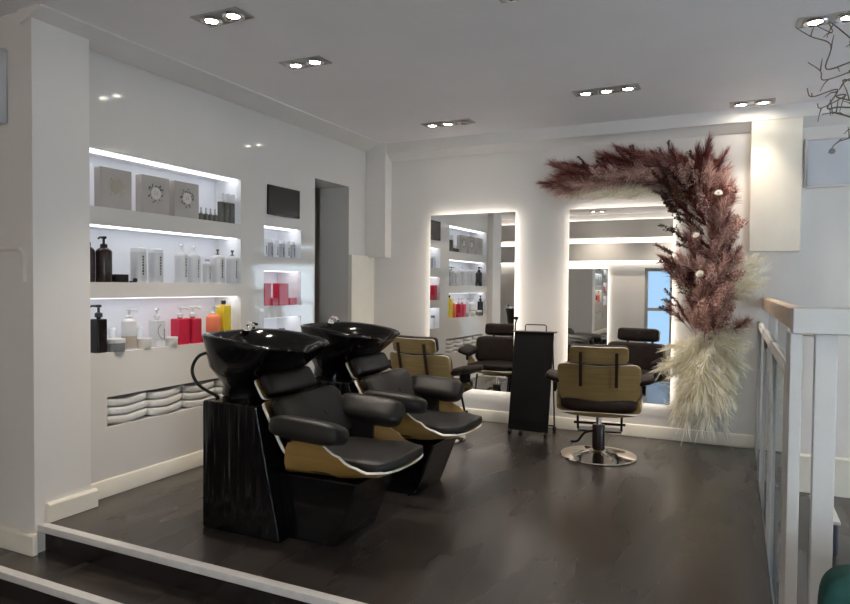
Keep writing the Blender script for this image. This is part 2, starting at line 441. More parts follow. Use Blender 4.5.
# stepped bulkhead with light coves on the front wall
struct(obj('wall_front_bulkhead', box(B(), -5.5, 4.5, YF, YF + .16, 1.80, 2.15), M['wall'], bevel=.004))
struct(obj('wall_front_upper_bulkhead', box(B(), -5.5, 4.5, YF, YF + .10, 2.25, 2.60), M['wall'], bevel=.004))
def led(name, b, label, m='led', group=None):
    o = obj(name, box(B(), *b), M[m], smooth=False)
    return tag(o, label, 'light strip', group)
led('cove_light', (-5.4, 4.4, YF + .03, YF + .09, 1.788, 1.798), 'glowing light strip under the grey bulkhead on the wall seen only in the mirrors', 'led', 'cove lights seen in the mirrors')
led('cove_light', (-5.4, 4.4, YF + .03, YF + .09, 2.152, 2.160), 'glowing light strip above the grey bulkhead on the wall seen only in the mirrors', 'led', 'cove lights seen in the mirrors')
led('cove_light', (-5.4, 4.4, YF + .02, YF + .06, 2.605, 2.612), 'highest glowing strip, just under the ceiling on the wall seen only in the mirrors', 'led_dim', 'cove lights seen in the mirrors')

# ------------------------------------------------------------------ niche LED strips
for nm, h, lab in (('upper', N1, 'glowing strip along the top of the long niche with square boxes'),
                   ('middle', N2, 'glowing strip along the top of the middle long niche of white bottles'),
                   ('lower', N3, 'glowing strip along the top of the lowest long niche with red bottles')):
    led('led_strip', (XL - .13, XL - .030, h[0] + .012, h[1] - .012, h[3] - .004, h[3]), lab, 'led_cool', 'niche light strips')
for h, lab in ((S1, 'glowing strip at the top of the small niche of silver tubes'), (S2, 'glowing strip at the top of the small niche of red packs'),
               (S3, 'glowing strip at the top of the lowest small niche')):
    led('led_strip', (XL - .13, XL - .030, h[0] + .012, h[1] - .012, h[3] - .004, h[3]), lab, 'led_cool', 'niche light strips')

# black screen above the small niches
t = thing('wall_screen', 'flat dark rectangular screen on the wall above the small lit niches', 'screen', (XL, 4.40, 1.98))
obj('bezel', box(B(), 0, .022, -.206, .206, -.12, .12), M['black_plastic'], t, bevel=.003)
obj('screen', box(B(), .022, .024, -.200, .200, -.114, .114), M['tv'], t, smooth=False)

# ------------------------------------------------------------------ back-lit mirrors
def mirror(name, label, x0, x1, z0, z1, y, s, group, tilt=(0, 0, 0)):
    """s = -1: wall at +y side (front faces -y)"""
    t = thing(name, label, 'mirror', ((x0 + x1) / 2, y, z0), 0, group)
    t.rotation_euler = tilt
    w = (x1 - x0) / 2; h = z1 - z0
    def bx(a, b, c, d, e, f): return box(B(), a, b, min(c * s, d * s), max(c * s, d * s), e, f)
    obj('mirror_glass', bx(-w, w, .045, .051, 0, h), M['mirror'], t, smooth=False)
    obj('backing_box', bx(-w + .07, w - .07, .0, .044, .07, h - .07), M['fixture'], t, smooth=False)
    for q in ((-w + .035, -w + .05, .04, h - .04), (w - .05, w - .035, .04, h - .04), (-w + .05, w - .05, .035, .05), (-w + .05, w - .05, h - .05, h - .035)):
        obj('led_strip', bx(q[0], q[1], .012, .040, q[2], q[3]), M['led'], t, smooth=False)
    return t
G = 'backlit wall mirrors'
mirror('wall_mirror', 'tall backlit mirror on the back wall behind the black trolley', -2.722, -1.85, .305, 1.985, YB - .006, -1, G, (R(-.1), 0, R(-.8)))
mirror('wall_mirror', 'tall backlit mirror framed by the dried flower garland', -1.35, -.478, .305, 1.985, YB - .003, -1, G, (0, 0, R(-.15)))
mirror('wall_mirror', 'backlit mirror of the opposite wall, seen as a reflection left in the garland mirror', -3.17, -2.30, -.03, 1.65, YF, 1, G)

# ------------------------------------------------------------------ ceiling spots
def spot_fixture(x, y, n, lit, label, rot=0., pitch=.15, e=16, cone=115):
    t = thing('recessed_spotlight', label, 'ceiling light', (x, y, ZC), rot, 'recessed ceiling spotlights')
    L = pitch * (n - 1) + .16
    fr = B()
    hw = .075
    # frame plate made of border bars and bars between lamps
    box(fr, -L / 2, L / 2, -hw, -hw + .012, -.006, 0); box(fr, -L / 2, L / 2, hw - .012, hw, -.006, 0)
    box(fr, -L / 2, -L / 2 + .012, -hw + .012, hw - .012, -.006, 0); box(fr, L / 2 - .012, L / 2, -hw + .012, hw - .012, -.006, 0)
    obj('frame', fr, M['fixture'], t, bevel=.002)
    obj('recess_plate', box(B(), -L / 2 + .012, L / 2 - .012, -hw + .012, hw - .012, -.002, 0), M['fixture'], t, smooth=False)
    for k in range(n):
        px = -pitch * (n - 1) / 2 + pitch * k
        b = B(); lathe(b, [(.040, -.003), (.058, -.003), (.060, -.010), (.056, -.016), (.046, -.017), (.040, -.010)], 28, (px, 0, 0))
        rg = obj('lamp_ring', b, M['chrome'], t)
        b = B(); lathe(b, [(0, -.014), (.030, -.012), (.041, -.006), (.041, -.004), (0, -.004)], 24, (px, 0, 0))
        obj('bulb', b, M['bulb'] if k < lit else M['panel_grey'], rg)
        if k < lit:
            ld = bpy.data.lights.new('spot', 'SPOT'); ld.energy = e; ld.color = (1, .885, .745); ld.spot_size = R(cone); ld.spot_blend = .7; ld.shadow_soft_size = .04
            lo = bpy.data.objects.new('spot', ld); COL.objects.link(lo); lo.parent = t; lo.location = (px, 0, -.03)
    return t
SP = [(-2.497, 2.693, 2, 2, 'double recessed spotlight nearest the left pilaster'),
      (-2.517, 3.462, 2, 2, 'double recessed spotlight second along the left side of the ceiling'),
      (-2.300, 5.255, 3, 2, 'recessed spotlight at the back left with its third lamp unlit'),
      (-.868, 4.835, 3, 3, 'triple recessed spotlight with all lamps lit above the right styling chair'),
      (.09, 5.607, 2, 2, 'double recessed spotlight near the hanging white box'),
      (.431, 4.03, 2, 2, 'double recessed spotlight behind the twisted willow branches'),
      (-.93, 3.062, 2, 0, 'unlit recessed spotlight cut off by the top edge of the photo'),
      (-2.4, -.85, 2, 2, 'double recessed spotlight over the lower level, seen only in mirrors at left'),
      (-.9, -.85, 3, 3, 'triple recessed spotlight over the lower level, seen only in mirrors'),
      (1.6, 1.6, 2, 2, 'double recessed spotlight over the lower level at right, seen only in mirrors')]
for x, y, n, lit, lab in SP: spot_fixture(x, y, n, lit, lab, e=15 if 5.5 < y else 13 if y > 5 else 17 if y < 2 else 24 if x < -2 else 22, cone=115 if y < 2 else 70 if y > 5.5 else 100 if x > -1 else 84)

# ------------------------------------------------------------------ lounge upper body (shared by styling chairs and wash units)
def lounge(root, dy, rec, ks, leather, wood, yb=-.27, yf=.30, zs=0., arm=(.30, .25, .635), rolls=(48, 48), ath=.042, edge=None, zc=None, pw=3., by=.02, bz=.425, asup=.0):
    W = .305
    edge_pts = edge or [(0, .385), (.12, .40), (.28, .515), (.42, .545), (.58, .49), (.76, .435), (1, .425)]
    zc_pts = zc or [(0, .365), (.3, .360), (.6, .368), (.85, .395), (1, .42)]
    L = yf - yb
    def hw(v):
        p = 9 if v < .5 else 3.2
        return W * max(0., 1 - abs(2 * v - 1) ** p) ** (1 / p) * (1. if v < .5 else 1 - .05 * (v - .5))
    def shell(u, v):
        u = math.copysign(1 - (1 - abs(u)) ** (1 + (pw - 3) * .25), u)
        e, c = lerp_pts(edge_pts, v), lerp_pts(zc_pts, v)
        return Vector((hw(v) * u, dy + yb + L * v, zs + c + (e - c) * abs(u) ** pw))
    s = obj('seat_shell', sheet(B(), shell, 36, 30), [wood, M['edge']], root, ang=80); solid(s, .014, 1)
    def fs(p):
        v = min(1, max(0, (p.y - yb) / L)); u = max(-1, min(1, p.x / W))
        c = lerp_pts(zc_pts, v)
        crown = .020 * (1 - u * u) if p.z > 0 else 0
        return Vector((p.x, p.y + dy, zs + (p.z + .054) * (1 - .5 * v ** 3) + c + crown + .02 * abs(u) ** 3))
    ym = (yb + yf) / 2
    b = B()
    cushion(b, W - (.022 if pw < 4 else .060), L / 2 - .004, .052, .5, .42, lambda p: fs(p + Vector((0, ym, 0))), 44, 18)
    obj('seat_cushion', b, leather, root, ang=80)
    d = Vector((0, -math.sin(rec), math.cos(rec))); nrm = Vector((0, math.cos(rec), math.sin(rec)))
    base = Vector((0, dy + yb + by, zs + bz))
    def back(u, v):
        h = .295 * ks
        w = .298 * max(0., 1 - abs(2 * v - 1) ** 8) ** .125
        x = w * u
        return base + d * (h * v + .02 * (x / .298) ** 2 * (1 - v)) + Vector((x, 0, 0)) + nrm * (.09 * (x / .298) ** 2)
    s = obj('back_shell', sheet(B(), back, 24, 26), [wood, M['edge']], root, ang=80); solid(s, .014, 1)
    bc = base + d * (.15 * ks) + nrm * .05
    def fb(p):
        return bc + Vector((p.x, 0, 0)) + d * p.y + nrm * (p.z + .085 * (p.x / .298) ** 2 + (.015 if p.z > 0 else 0))
    b = B(); cushion(b, .275, .142 * ks, .045, .55, .35, fb, 36, 14)
    cu = obj('back_cushion', b, leather, root, ang=80)
    for sx in (-.11, .11):
        c = bc + Vector((sx, 0, 0)) + nrm * (.045 + .025)
        b = B(); cushion(b, .013, .013, .008, 1, 1, lambda p: c + Vector((p.x, 0, 0)) + d * p.y + nrm * p.z, 12, 6)
        obj('button', b, leather, cu)
    hb = base + d * (.312 * ks)
    def head(u, v):
        w = .208 * max(0., 1 - abs(2 * v - 1) ** 7) ** (1 / 7)
        x = w * u
        return hb + d * (.125 * v) + Vector((x, 0, 0)) + nrm * (.03 * (x / .208) ** 2)
    hc = hb + d * .062 + nrm * .048
    b = B(); cushion(b, .205, .066, .045, .6, .3, lambda p: hc + Vector((p.x, 0, 0)) + d * p.y + nrm * (p.z + .025 * (p.x / .208) ** 2), 36, 14)
    hd = obj('headrest', b, leather, root, ang=80)
    s = obj('headrest_shell', sheet(B(), head, 18, 18), [wood, M['edge']], hd, ang=80); solid(s, .012, 1)
    for sx in (-.125, .125):
        b = B()
        pts = [base + d * (t * ks) + Vector((sx, 0, 0)) - nrm * (.014 + off - .09 * (sx / .298) ** 2 * .7) for t, off in ((.15, .006), (.22, .010), (.30, .012), (.34, .012), (.40, .010))]
        R4 = [[b.verts.new(c + Vector((ax, 0, 0)) + nrm * az) for ax, az in ((-.011, -.005), (.011, -.005), (.011, .005), (-.011, .005))] for c in pts]
        for A, C in zip(R4, R4[1:]):
            for k in range(4): b.faces.new([A[k], A[(k + 1) % 4], C[(k + 1) % 4], C[k]])
        b.faces.new(R4[0]); b.faces.new(R4[-1])
        obj('back_bracket', b, M['strap'], root, smooth=False)
    for sx, rdeg in zip((-1, 1), rolls):
        c = Vector((sx * arm[0], dy + yb + arm[1], zs + arm[2]))
        rot = Matrix.Rotation(R(-3), 4, 'X') @ Matrix.Rotation(-R(rdeg) * sx, 4, 'Y')
        b = B(); cushion(b, .078, .205, ath, .6, .42, lambda p: c + (rot @ p), 36, 14)
        ar = obj('armrest', b, leather, root, ang=80)
        b = B(); box(b, sx * (arm[0] - asup) - .012, sx * (arm[0] - asup) + .012, c.y - .10, c.y + .05, zs + (.44 if asup else .495), zs + arm[2] - .01)
        obj('arm_bracket', b, M['dark_metal'], ar, bevel=.004)

# ------------------------------------------------------------------ styling chairs
def styling_chair(label, loc, rz):
    t = thing('styling_chair', label, 'chair', loc, rz, 'styling chairs with golden wood shells')
    lounge(t, 0, R(13), 1.045, M['brown_leather'], M['oak'], arm=(.322, .27, .600), rolls=(18, 18), ath=.034, bz=.425)
    b = B(); lathe(b, [(0, .0), (.280, .0), (.286, .006), (.282, .014), (.22, .022), (.10, .034), (.055, .048), (.05, .055), (0, .055)], 48)
    ba = obj('base_disc', b, M['bronze'], t)
    b = B()
    for k in range(4):
        a = k * PI / 2 + .5
        c, s_ = math.cos(a), math.sin(a)
        tube(b, [(c * .05, s_ * .05, .056), (c * .22, s_ * .22, .024)], .012, 8, .007)
    obj('base_glint', b, M['chrome'], ba)  # star-shaped lamp reflection on the disc, modelled as bright ribs
    b = B(); lathe(b, [(0, .05), (.048, .05), (.048, .235), (.042, .245), (0, .245)], 28)
    obj('pump_column', b, M['strap'], t)
    b = B(); lathe(b, [(0, .24), (.022, .24), (.022, .345), (0, .345)], 20); box(b, -.13, .13, -.13, .13, .34, .352)
    obj('piston', b, M['chrome'], t)
    b = B(); tube(b, bez([(-.03, -.02, .20), (-.10, -.06, .185), (-.15, -.10, .13), (-.20, -.12, .125)], 6), .009, 8)
    obj('pump_lever', b, M['dark_metal'], t)
    b = B()
    for sx in (-.17, .17): tube(b, [(sx, .18, .37), (sx, .25, .20), (sx, .30, .14)], .010, 8)
    tube(b, [(-.20, .25, .20), (.20, .25, .20)], .011, 8); box(b, -.17, .17, .26, .40, .125, .14)
    obj('footrest', b, M['dark_metal'], t, bevel=.002)
    return t
styling_chair('golden wood styling chair on chrome disc before the garland mirror', (-.925, 5.05, 0), R(9))
styling_chair('golden wood styling chair half hidden behind the wash units at left', (-2.31, 5.02, 0), R(-7))

# ------------------------------------------------------------------ wash units
def wash_unit(label, loc):
    t = thing('wash_unit', label, 'hair wash station', loc, R(-90), 'hair wash stations')
    lounge(t, .20, R(31), 1.06, M['leather'], M['oak_side'], yb=-.27, yf=.315, zs=0., arm=(.295, .175, .592), rolls=(50, 14), ath=.058,
           edge=[(0, .35), (.03, .42), (.09, .520), (.20, .545), (.40, .540), (.57, .488), (.70, .442), (.85, .41), (1, .405)], zc=[(0, .337), (.5, .345), (.85, .375), (1, .40)], pw=7., by=-.02, bz=.40, asup=.045)
    # pedestal column (local +y forward, x across)
    b = B(); prism(b, [(-.585, 0), (-.075, 0), (-.215, .62), (-.225, .68), (-.585, .68)], 'x', -.285, .285)
    obj('pedestal', b, M['black_panel'], t, bevel=.012)
    b = B(); prism(b, [(-.10, 0), (.200, 0), (.33, .335), (-.15, .335)], 'x', -.20, .20)
    obj('seat_base', b, M['black_gloss'], t, bevel=.012)
    # ceramic basin: lofted rings
    cy = -.395
    def ring(hl_b, hl_f, w, zb, zf, yo=0., e=.55, notch=0.):
        out = []
        for k in range(56):
            a = 2 * PI * k / 56
            s_, c = math.sin(a), math.cos(a)
            hl = hl_f if s_ > 0 else hl_b
            x = w * spow(c, e) * (1. - .16 * max(0., -s_)); y = hl * spow(s_, e)
            tt = (y + hl_b) / (hl_b + hl_f)
            z = zb + (zf - zb) * tt * tt
            if s_ > 0 and notch: z -= notch * math.exp(-(x / .10) ** 2) * s_ ** 4
            out.append((x, cy + yo + y, z))
        return out
    rings = [ring(.13, .13, .14, .680, .680, -.135, .85), ring(.125, .125, .135, .735, .735, -.135, .85), ring(.15, .16, .17, .765, .77, -.11, .8),
             ring(.245, .18, .272, .85, .83, -.03, .62), ring(.278, .225, .300, .945, .895, 0, .55), ring(.284, .255, .308, 1.000, .930, 0, .5, .02), ring(.287, .285, .311, 1.022, .955, 0, .48, .03),
             ring(.275, .280, .298, 1.030, .968, 0, .48, .035), ring(.248, .248, .266, 1.020, .958, 0, .5, .035), ring(.225, .22, .24, .96, .92, 0, .58), ring(.18, .18, .19, .87, .865, 0, .65), ring(.07, .07, .07, .835, .835, 0, .9)]
    b = B(); V = [[b.verts.new(p) for p in r] for r in rings]
    for A, C in zip(V, V[1:]):
        for k in range(56): b.faces.new([A[k], A[(k + 1) % 56], C[(k + 1) % 56], C[k]])
    b.faces.new(V[0]); b.faces.new(V[-1])
    bs = obj('basin', b, M['black_gloss'], t, ang=70)
    b = B(); lathe(b, [(.0, .0), (.026, .0), (.026, .004), (0, .006)], 20, (0, cy, .836)); obj('drain', b, M['chrome'], bs)
    b = B()
    lathe(b, [(0, 0), (.022, 0), (.020, .02), (.013, .03), (0, .032)], 20, (-.12, -.632, 1.024))
    tube(b, bez([(-.12, -.632, 1.05), (-.10, -.60, 1.068), (-.08, -.555, 1.062), (-.07, -.54, 1.045)], 6), .010, 10)
    obj('faucet', b, M['chrome'], bs)
    b = B(); tube(b, bez([(-.12, -.632, 1.055), (-.16, -.64, 1.065), (-.20, -.62, 1.055)], 5), .008, 8)
    obj('faucet_lever', b, M['black_plastic'], bs)
    b = B(); tube(b, bez([(.17, -.60, .93), (.20, -.69, .90), (.21, -.73, .82), (.20, -.69, .74), (.19, -.56, .683)], 8), .009, 10)
    obj('water_hose', b, M['black_plastic'], t)
    return t
wash_unit('nearest black wash unit with basin, golden wood side and black leather seat', (-1.955, 2.875, 0))
wash_unit('black wash unit behind the nearest one, further from the steps', (-1.955, 3.755, 0))

# ------------------------------------------------------------------ folding trolley
t = thing('salon_trolley', 'black leaning trolley board on castors before the left mirror', 'trolley', (-1.60, 5.55, 0))
b = B()
prism(b, [(-.125, .045), (-.105, .045), (.060, .885), (.040, .885)], 'x', -.175, .18)
obj('board', b, M['trolley'], t, bevel=.004)
b = B(); box(b, -.20, .185, .03, .15, .885, .897)
obj('top_tray', b, M['black_plastic'], t, bevel=.003)
b = B()
for sx in (-.165, .165): tube(b, [(sx, .06, .885), (sx, .165, .05)], .007, 8)
tube(b, [(-.165, .165, .05), (.165, .165, .05)], .007, 8)
obj('rear_frame', b, M['dark_metal'], t)
b = B(); tube(b, [(-.09, .09, .895), (-.09, .09, .945), (-.08, .09, .955), (.09, .09, .955), (.10, .09, .945), (.10, .09, .895)], .005, 8)
obj('handle', b, M['dark_metal'], t)
for x, y in ((-.16, -.115), (-.06, -.115), (.16, -.115), (-.165, .165), (.165, .165)):
    b = B(); tube(b, [(x - .011, y, .024), (x + .011, y, .024)], .024, 14); tube(b, [(x, y, .024), (x, y, .056)], .006, 8)
    obj('castor', b, M['black_plastic'], t)
t = thing('styling_tool', 'small black upright tool at the left end of the trolley tray', 'styling tool', (-1.785, 5.64, .897))
b = B(); tube(b, [(0, 0, 0), (.0, 0, .06), (.012, 0, .10)], .008, 10); obj('handle', b, M['black_plastic'], t)
b = B(); cushion(b, .022, .014, .016, .8, .8, lambda p: p + Vector((.006, 0, .112)), 16, 8); obj('head', b, M['black_plastic'], t)

# ------------------------------------------------------------------ bottles and packs
def profile_bottle(r, h, sh=.8):
    return [(0, 0), (r * .96, 0), (r, .004), (r, h * sh), (r * .93, h * (sh + .05)), (r * .6, h * (sh + .11)), (r * .36, h * (sh + .14)), (r * .34, h), (0, h)]
def add_pump(parent, z, m, s=1., ang=0.):
    b = B()
    lathe(b, [(0, 0), (.017 * s, 0), (.017 * s, .018 * s), (.011 * s, .022 * s), (.006 * s, .024 * s), (.006 * s, .045 * s), (.013 * s, .047 * s), (.013 * s, .058 * s), (0, .060 * s)], 16, (0, 0, z))
    c, q = math.cos(ang), math.sin(ang)
    tube(b, [(0, 0, z + .052 * s), (c * .03 * s, q * .03 * s, z + .053 * s), (c * .045 * s, q * .045 * s, z + .045 * s)], .005 * s, 8)
    return obj('pump', b, m, parent)
def add_cap(parent, z, r, h, m, dome=False):
    b = B(); lathe(b, [(0, 0), (r, 0), (r, h * .8), (r * (.6 if dome else .96), h), (0, h)], 20, (0, 0, z)); return obj('cap', b, m, parent)
def add_print(parent, r, z0, z1, m, a0=-.3, n=7, wdt=.28, m2=None):
    """a narrow column of printed dashes curved round the bottle"""
    b = B(); rr = r + .0008
    dz = (z1 - z0) / n
    for i in range(n):
        ww = wdt * (.6 + .4 * rnd.random())
        for k in range(3):
            q = [(a0 - ww / 2 + ww * k / 3), (a0 - ww / 2 + ww * (k + 1) / 3)]
            b.faces.new([b.verts.new((rr * math.cos(a), rr * math.sin(a), z)) for a, z in ((q[0], z0 + dz * i), (q[1], z0 + dz * i), (q[1], z0 + dz * (i + .7)), (q[0], z0 + dz * (i + .7)))])
    o = obj('label', b, m, parent); solid(o, .0006, 0, 0); return o
def bottle(name, label, cat, loc, r, h, m, group, sh=.8, top=None, tm=None, pr=None, square=False, ang=-.9, ts=1.):
    if square:
        b = B(); box(b, -r, r, -r, r, 0, h); lathe(b, [(0, h), (r * .4, h), (r * .4, h + .012), (0, h + .012)], 16)
        o = obj(name, b, m, bevel=.006); zt = h + .012
    else:
        b = B(); lathe(b, profile_bottle(r, h, sh), 28); o = obj(name, b, m); zt = h
    o.location = loc; o.rotation_euler = (0, 0, 0)
    tag(o, label, cat, group)
    if top == 'pump': add_pump(o, zt - .002, tm, ts, ang)
    elif top == 'cap': add_cap(o, zt - .004, r * .45, .028 * ts, tm)
    elif top == 'dome': add_cap(o, h * sh, r * .97, h * (1 - sh) + .004, tm, True)
    if pr: add_print(o, r, h * pr[0], h * pr[1], pr[2], a0=pr[3] if len(pr) > 3 else -.35)
    return o
def pack(name, label, cat, loc, w, d, h, m, group=None, bev=.003):
    o = obj(name, box(B(), -d / 2, d / 2, -w / 2, w / 2, 0, h), m, bevel=bev); o.location = loc
    return tag(o, label, cat, group)
def jar(label, loc, r, h, m, lm, group):
    b = B(); lathe(b, [(0, 0), (r * .94, 0), (r, .005), (r, h * .66), (r * .9, h * .68), (0, h * .68)], 28)
    o = obj('cosmetic_jar', b, m); o.location = loc; tag(o, label, 'jar', group)
    b = B(); lathe(b, [(0, h * .68), (r * 1.03, h * .68), (r * 1.03, h * .97), (r * .98, h), (0, h)], 28); obj('lid', b, lm, o)
    return o
XP = -3.475
# top long niche
z = N1[2]
G = 'square beige gift boxes in the top niche'
for y, lab, gold in ((2.800, 'square beige box with a faint gold wreath emblem, leftmost in top niche', True), (3.100, 'middle square beige box with a dark wreath emblem in top niche', False), (3.368, 'square beige box with a dark wreath emblem beside the small dropper bottles', False)):
    o = pack('gift_box', lab, 'box', (XP + .005, y, z), .222, .06, .245, M['beige_card'], G)
    b = B()
    pts = [(.0305, .040 * math.cos(2 * PI * k / 32), .135 + .040 * math.sin(2 * PI * k / 32)) for k in range(32)]
    b.faces.new([b.verts.new(p) for p in pts]); e = obj('emblem_disc', b, M['jar_cream'] if not gold else M['taupe_label'], o, smooth=False); solid(e, .001, 0, 1)
    b = B()
    for k in range(46):
        a = rnd.random() * 2 * PI; q = .044 + .022 * rnd.random() ** 2; rr = .003 + .004 * rnd.random()
        cy, cz = q * math.cos(a), .135 + q * math.sin(a); th = rnd.random() * PI
        b.faces.new([b.verts.new((.0312 + .0001 * (k % 5), cy + rr * (1.6 if i % 2 == 0 else .7) * math.cos(th + i * PI / 2), cz + rr * (1.6 if i % 2 == 0 else .7) * math.sin(th + i * PI / 2))) for i in range(4)])
    for sx in (-.012, .006):
        for i in range(3):
            zz = .125 + i * .009
            b.faces.new([b.verts.new((.0318, sx + a_, zz + c_)) for a_, c_ in ((0, 0), (.008, 0), (.008, .003), (0, .003))])
    e = obj('emblem_wreath', b, M['print_gold'] if gold else M['print_dark'], o, smooth=False, weld=False); solid(e, .0005, 0, 1)
labs = ['small dark dropper bottle next to the beige boxes', 'second small dark dropper bottle from the beige boxes', 'third small dark dropper bottle from the beige boxes', 'small dark dropper bottle next to the tall olive bottles']
for y, lab in zip((3.525, 3.572, 3.617, 3.663), labs):
    o = bottle('dropper_bottle', lab, 'bottle', (XP + .01, y, z), .0165, .055, M['olive'], 'small dropper bottles', .82)
    b = B(); lathe(b, [(0, .05), (.008, .05), (.008, .066), (.005, .070), (.006, .085), (.004, .094), (0, .095)], 14); obj('dropper', b, M['silver'], o)
labs = ['tall olive bottle with a clear cap next to the dropper bottles', 'middle tall olive bottle with a clear cap in the top niche', 'tall olive bottle with a clear cap, far right of the top niche']
for y, lab in zip((3.722, 3.778, 3.836), labs):
    o = bottle('tall_bottle', lab, 'bottle', (XP + .01, y, z), .024, .155, M['olive'], 'tall olive bottles', .96)
    add_cap(o, .155, .0235, .065, M['bottle_frost']); add_print(o, .024, .05, .11, M['print_grey'], -.2, 4)
# middle long niche
z = N2[2]
bottle('pump_bottle', 'dark brown bottle at the far left end of the middle niche', 'bottle', (XP - .03, 2.648, z), .040, .215, M['bottle_brown'], 'dark brown bottles', .86, 'cap', M['bottle_black'])
bottle('pump_bottle', 'large dark brown pump bottle beside the small black box', 'bottle', (XP, 2.735, z), .047, .208, M['bottle_brown'], 'dark brown bottles', .88, 'pump', M['bottle_black'], ts=1.25, ang=-1.2)
pack('cosmetic_box', 'small flat black box beside the large dark brown pump bottle', 'box', (XP, 2.842, z), .098, .06, .050, M['bottle_black'])
t = thing('hair_clip', 'tiny black clip lying before the first tall white bottle', 'hair clip', (XP + .03, 2.925, z))
b = B(); box(b, -.008, .008, -.028, .0, 0, .010); obj('handle', b, M['black_plastic'], t, bevel=.003)
b = B(); cushion(b, .009, .016, .014, .8, .8, lambda p: p + Vector((0, .014, .0145)), 14, 8); obj('jaw', b, M['black_plastic'], t)
G = 'tall white bottles in the middle niche'
bottle('shampoo_bottle', 'tall white bottle next to the black clip, dark writing down its side', 'bottle', (XP, 2.990, z), .048, .222, M['bottle_white'], G, .86, 'dome', M['bottle_frost'], (.22, .80, M['print_dark'], -.1))
bottle('shampoo_bottle', 'tall white domed bottle, second from the black clip', 'bottle', (XP, 3.128, z), .048, .222, M['bottle_white'], G, .86, 'dome', M['bottle_frost'], (.22, .80, M['print_dark'], -.05))
bottle('shampoo_bottle', 'white bottle with a white pump, left of the middle pair', 'bottle', (XP, 3.352, z), .046, .205, M['bottle_white'], G, .9, 'pump', M['bottle_frost'], (.2, .85, M['print_grey'], -.1), ts=1.1)
bottle('shampoo_bottle', 'white bottle with a white pump, right of the middle pair', 'bottle', (XP, 3.468, z), .044, .20, M['bottle_white'], G, .9, 'pump', M['bottle_frost'], (.2, .85, M['print_grey'], -.05), ts=1.1)
bottle('shampoo_bottle', 'small white bottle with a grey spout between larger white ones', 'bottle', (XP + .01, 3.585, z), .034, .148, M['bottle_white'], G, .92, 'cap', M['silver'], (.2, .85, M['print_grey'], -.2))
bottle('shampoo_bottle', 'white bottle with a dark pump, second from the right end', 'bottle', (XP, 3.70, z), .052, .198, M['bottle_white'], G, .92, 'pump', M['print_dark'], (.2, .9, M['print_dark'], -.1), ts=.95)
bottle('shampoo_bottle', 'white bottle with a dark pump at the right end of the middle niche', 'bottle', (XP + .025, 3.828, z), .047, .196, M['bottle_white'], G, .92, 'pump', M['print_dark'], (.2, .9, M['print_dark'], -.1), ts=.95)
# lowest long niche
z = N3[2]
bottle('pump_bottle', 'square black pump bottle at the left end of the lowest niche', 'bottle', (XP + .01, 2.690, z), .034, .205, M['bottle_black'], None, square=True, top='pump', tm=M['black_plastic'], ts=1.3, ang=-1.9)
G = 'cream jars in the lowest niche'
jar('wide white jar beside the square black pump bottle', (XP + .02, 2.800, z), .055, .078, M['print_grey'], M['bottle_white'], G)
bottle('small_tube', 'slim clear tube standing behind the wide white jar', 'tube', (XP - .08, 2.86, z), .024, .135, M['bottle_frost'], None, .92)
bottle('pump_bottle', 'white pump bottle with a taupe lower half behind the jars', 'bottle', (XP - .01, 2.925, z), .044, .19, M['bottle_white'], None, .92, 'pump', M['bottle_white'], ts=1.25, ang=.4)
jar('small cream jar between the taupe banded bottle and the patterned bottle', (XP + .02, 3.015, z), .046, .068, M['jar_cream'], M['bottle_white'], G)
bottle('small_tube', 'slim clear tube standing behind the small cream jar', 'tube', (XP - .09, 3.08, z), .022, .13, M['bottle_frost'], None, .92)
bottle('pump_bottle', 'tall white square bottle with dark scroll marks and a white pump', 'bottle', (XP, 3.138, z), .038, .178, M['bottle_white'], None, square=True, top='pump', tm=M['bottle_white'], ts=1.2)
jar('small patterned cream jar left of the red bottles', (XP + .02, 3.230, z), .050, .060, M['jar_cream'], M['bottle_white'], G)
G = 'red pump bottles'
bottle('pump_bottle', 'red square pump bottle, left one of the pair', 'bottle', (XP, 3.338, z), .045, .178, M['red'], G, square=True, top='pump', tm=M['bottle_white'], ts=1.25, ang=.7)
bottle('pump_bottle', 'red square pump bottle, right one of the pair', 'bottle', (XP, 3.452, z), .045, .178, M['red'], G, square=True, top='pump', tm=M['bottle_white'], ts=1.25, ang=.7)
pack('cosmetic_box', 'small low red box beside the red pump bottles', 'box', (XP + .02, 3.535, z), .055, .05, .055, M['red'])
bottle('pump_bottle', 'coral orange pump bottle left of the yellow one', 'bottle', (XP, 3.655, z), .052, .188, M['coral'], None, .93, 'pump', M['bottle_white'], ts=1.2, ang=.7)
bottle('pump_bottle', 'tall yellow bottle with a black cap at right of the lowest niche', 'bottle', (XP, 3.762, z), .040, .262, M['yellow'], None, square=True, top='cap', tm=M['bottle_black'])
# extra marks on a few lowest-niche bottles
for ob in list(COL.objects):
    if ob.name.startswith('pump_bottle') and 'label' in ob:
        if 'taupe lower half' in ob['label']:
            b = B(); lathe(b, [(.0446, .01), (.0448, .012), (.0448, .085), (.0446, .087)], 28); e = obj('label', b, M['taupe_label'], ob)
        if 'scroll marks' in ob['label']:
            b = B()
            tube(b, bez([(.0385, .0, .15), (.0385, -.025, .12), (.0385, -.018, .08), (.0385, .012, .05)], 6), .002, 6)
            tube(b, [(.0385, .025, .05), (.0385, .025, .12)], .003, 6)
            obj('label', b, M['print_dark'], ob)
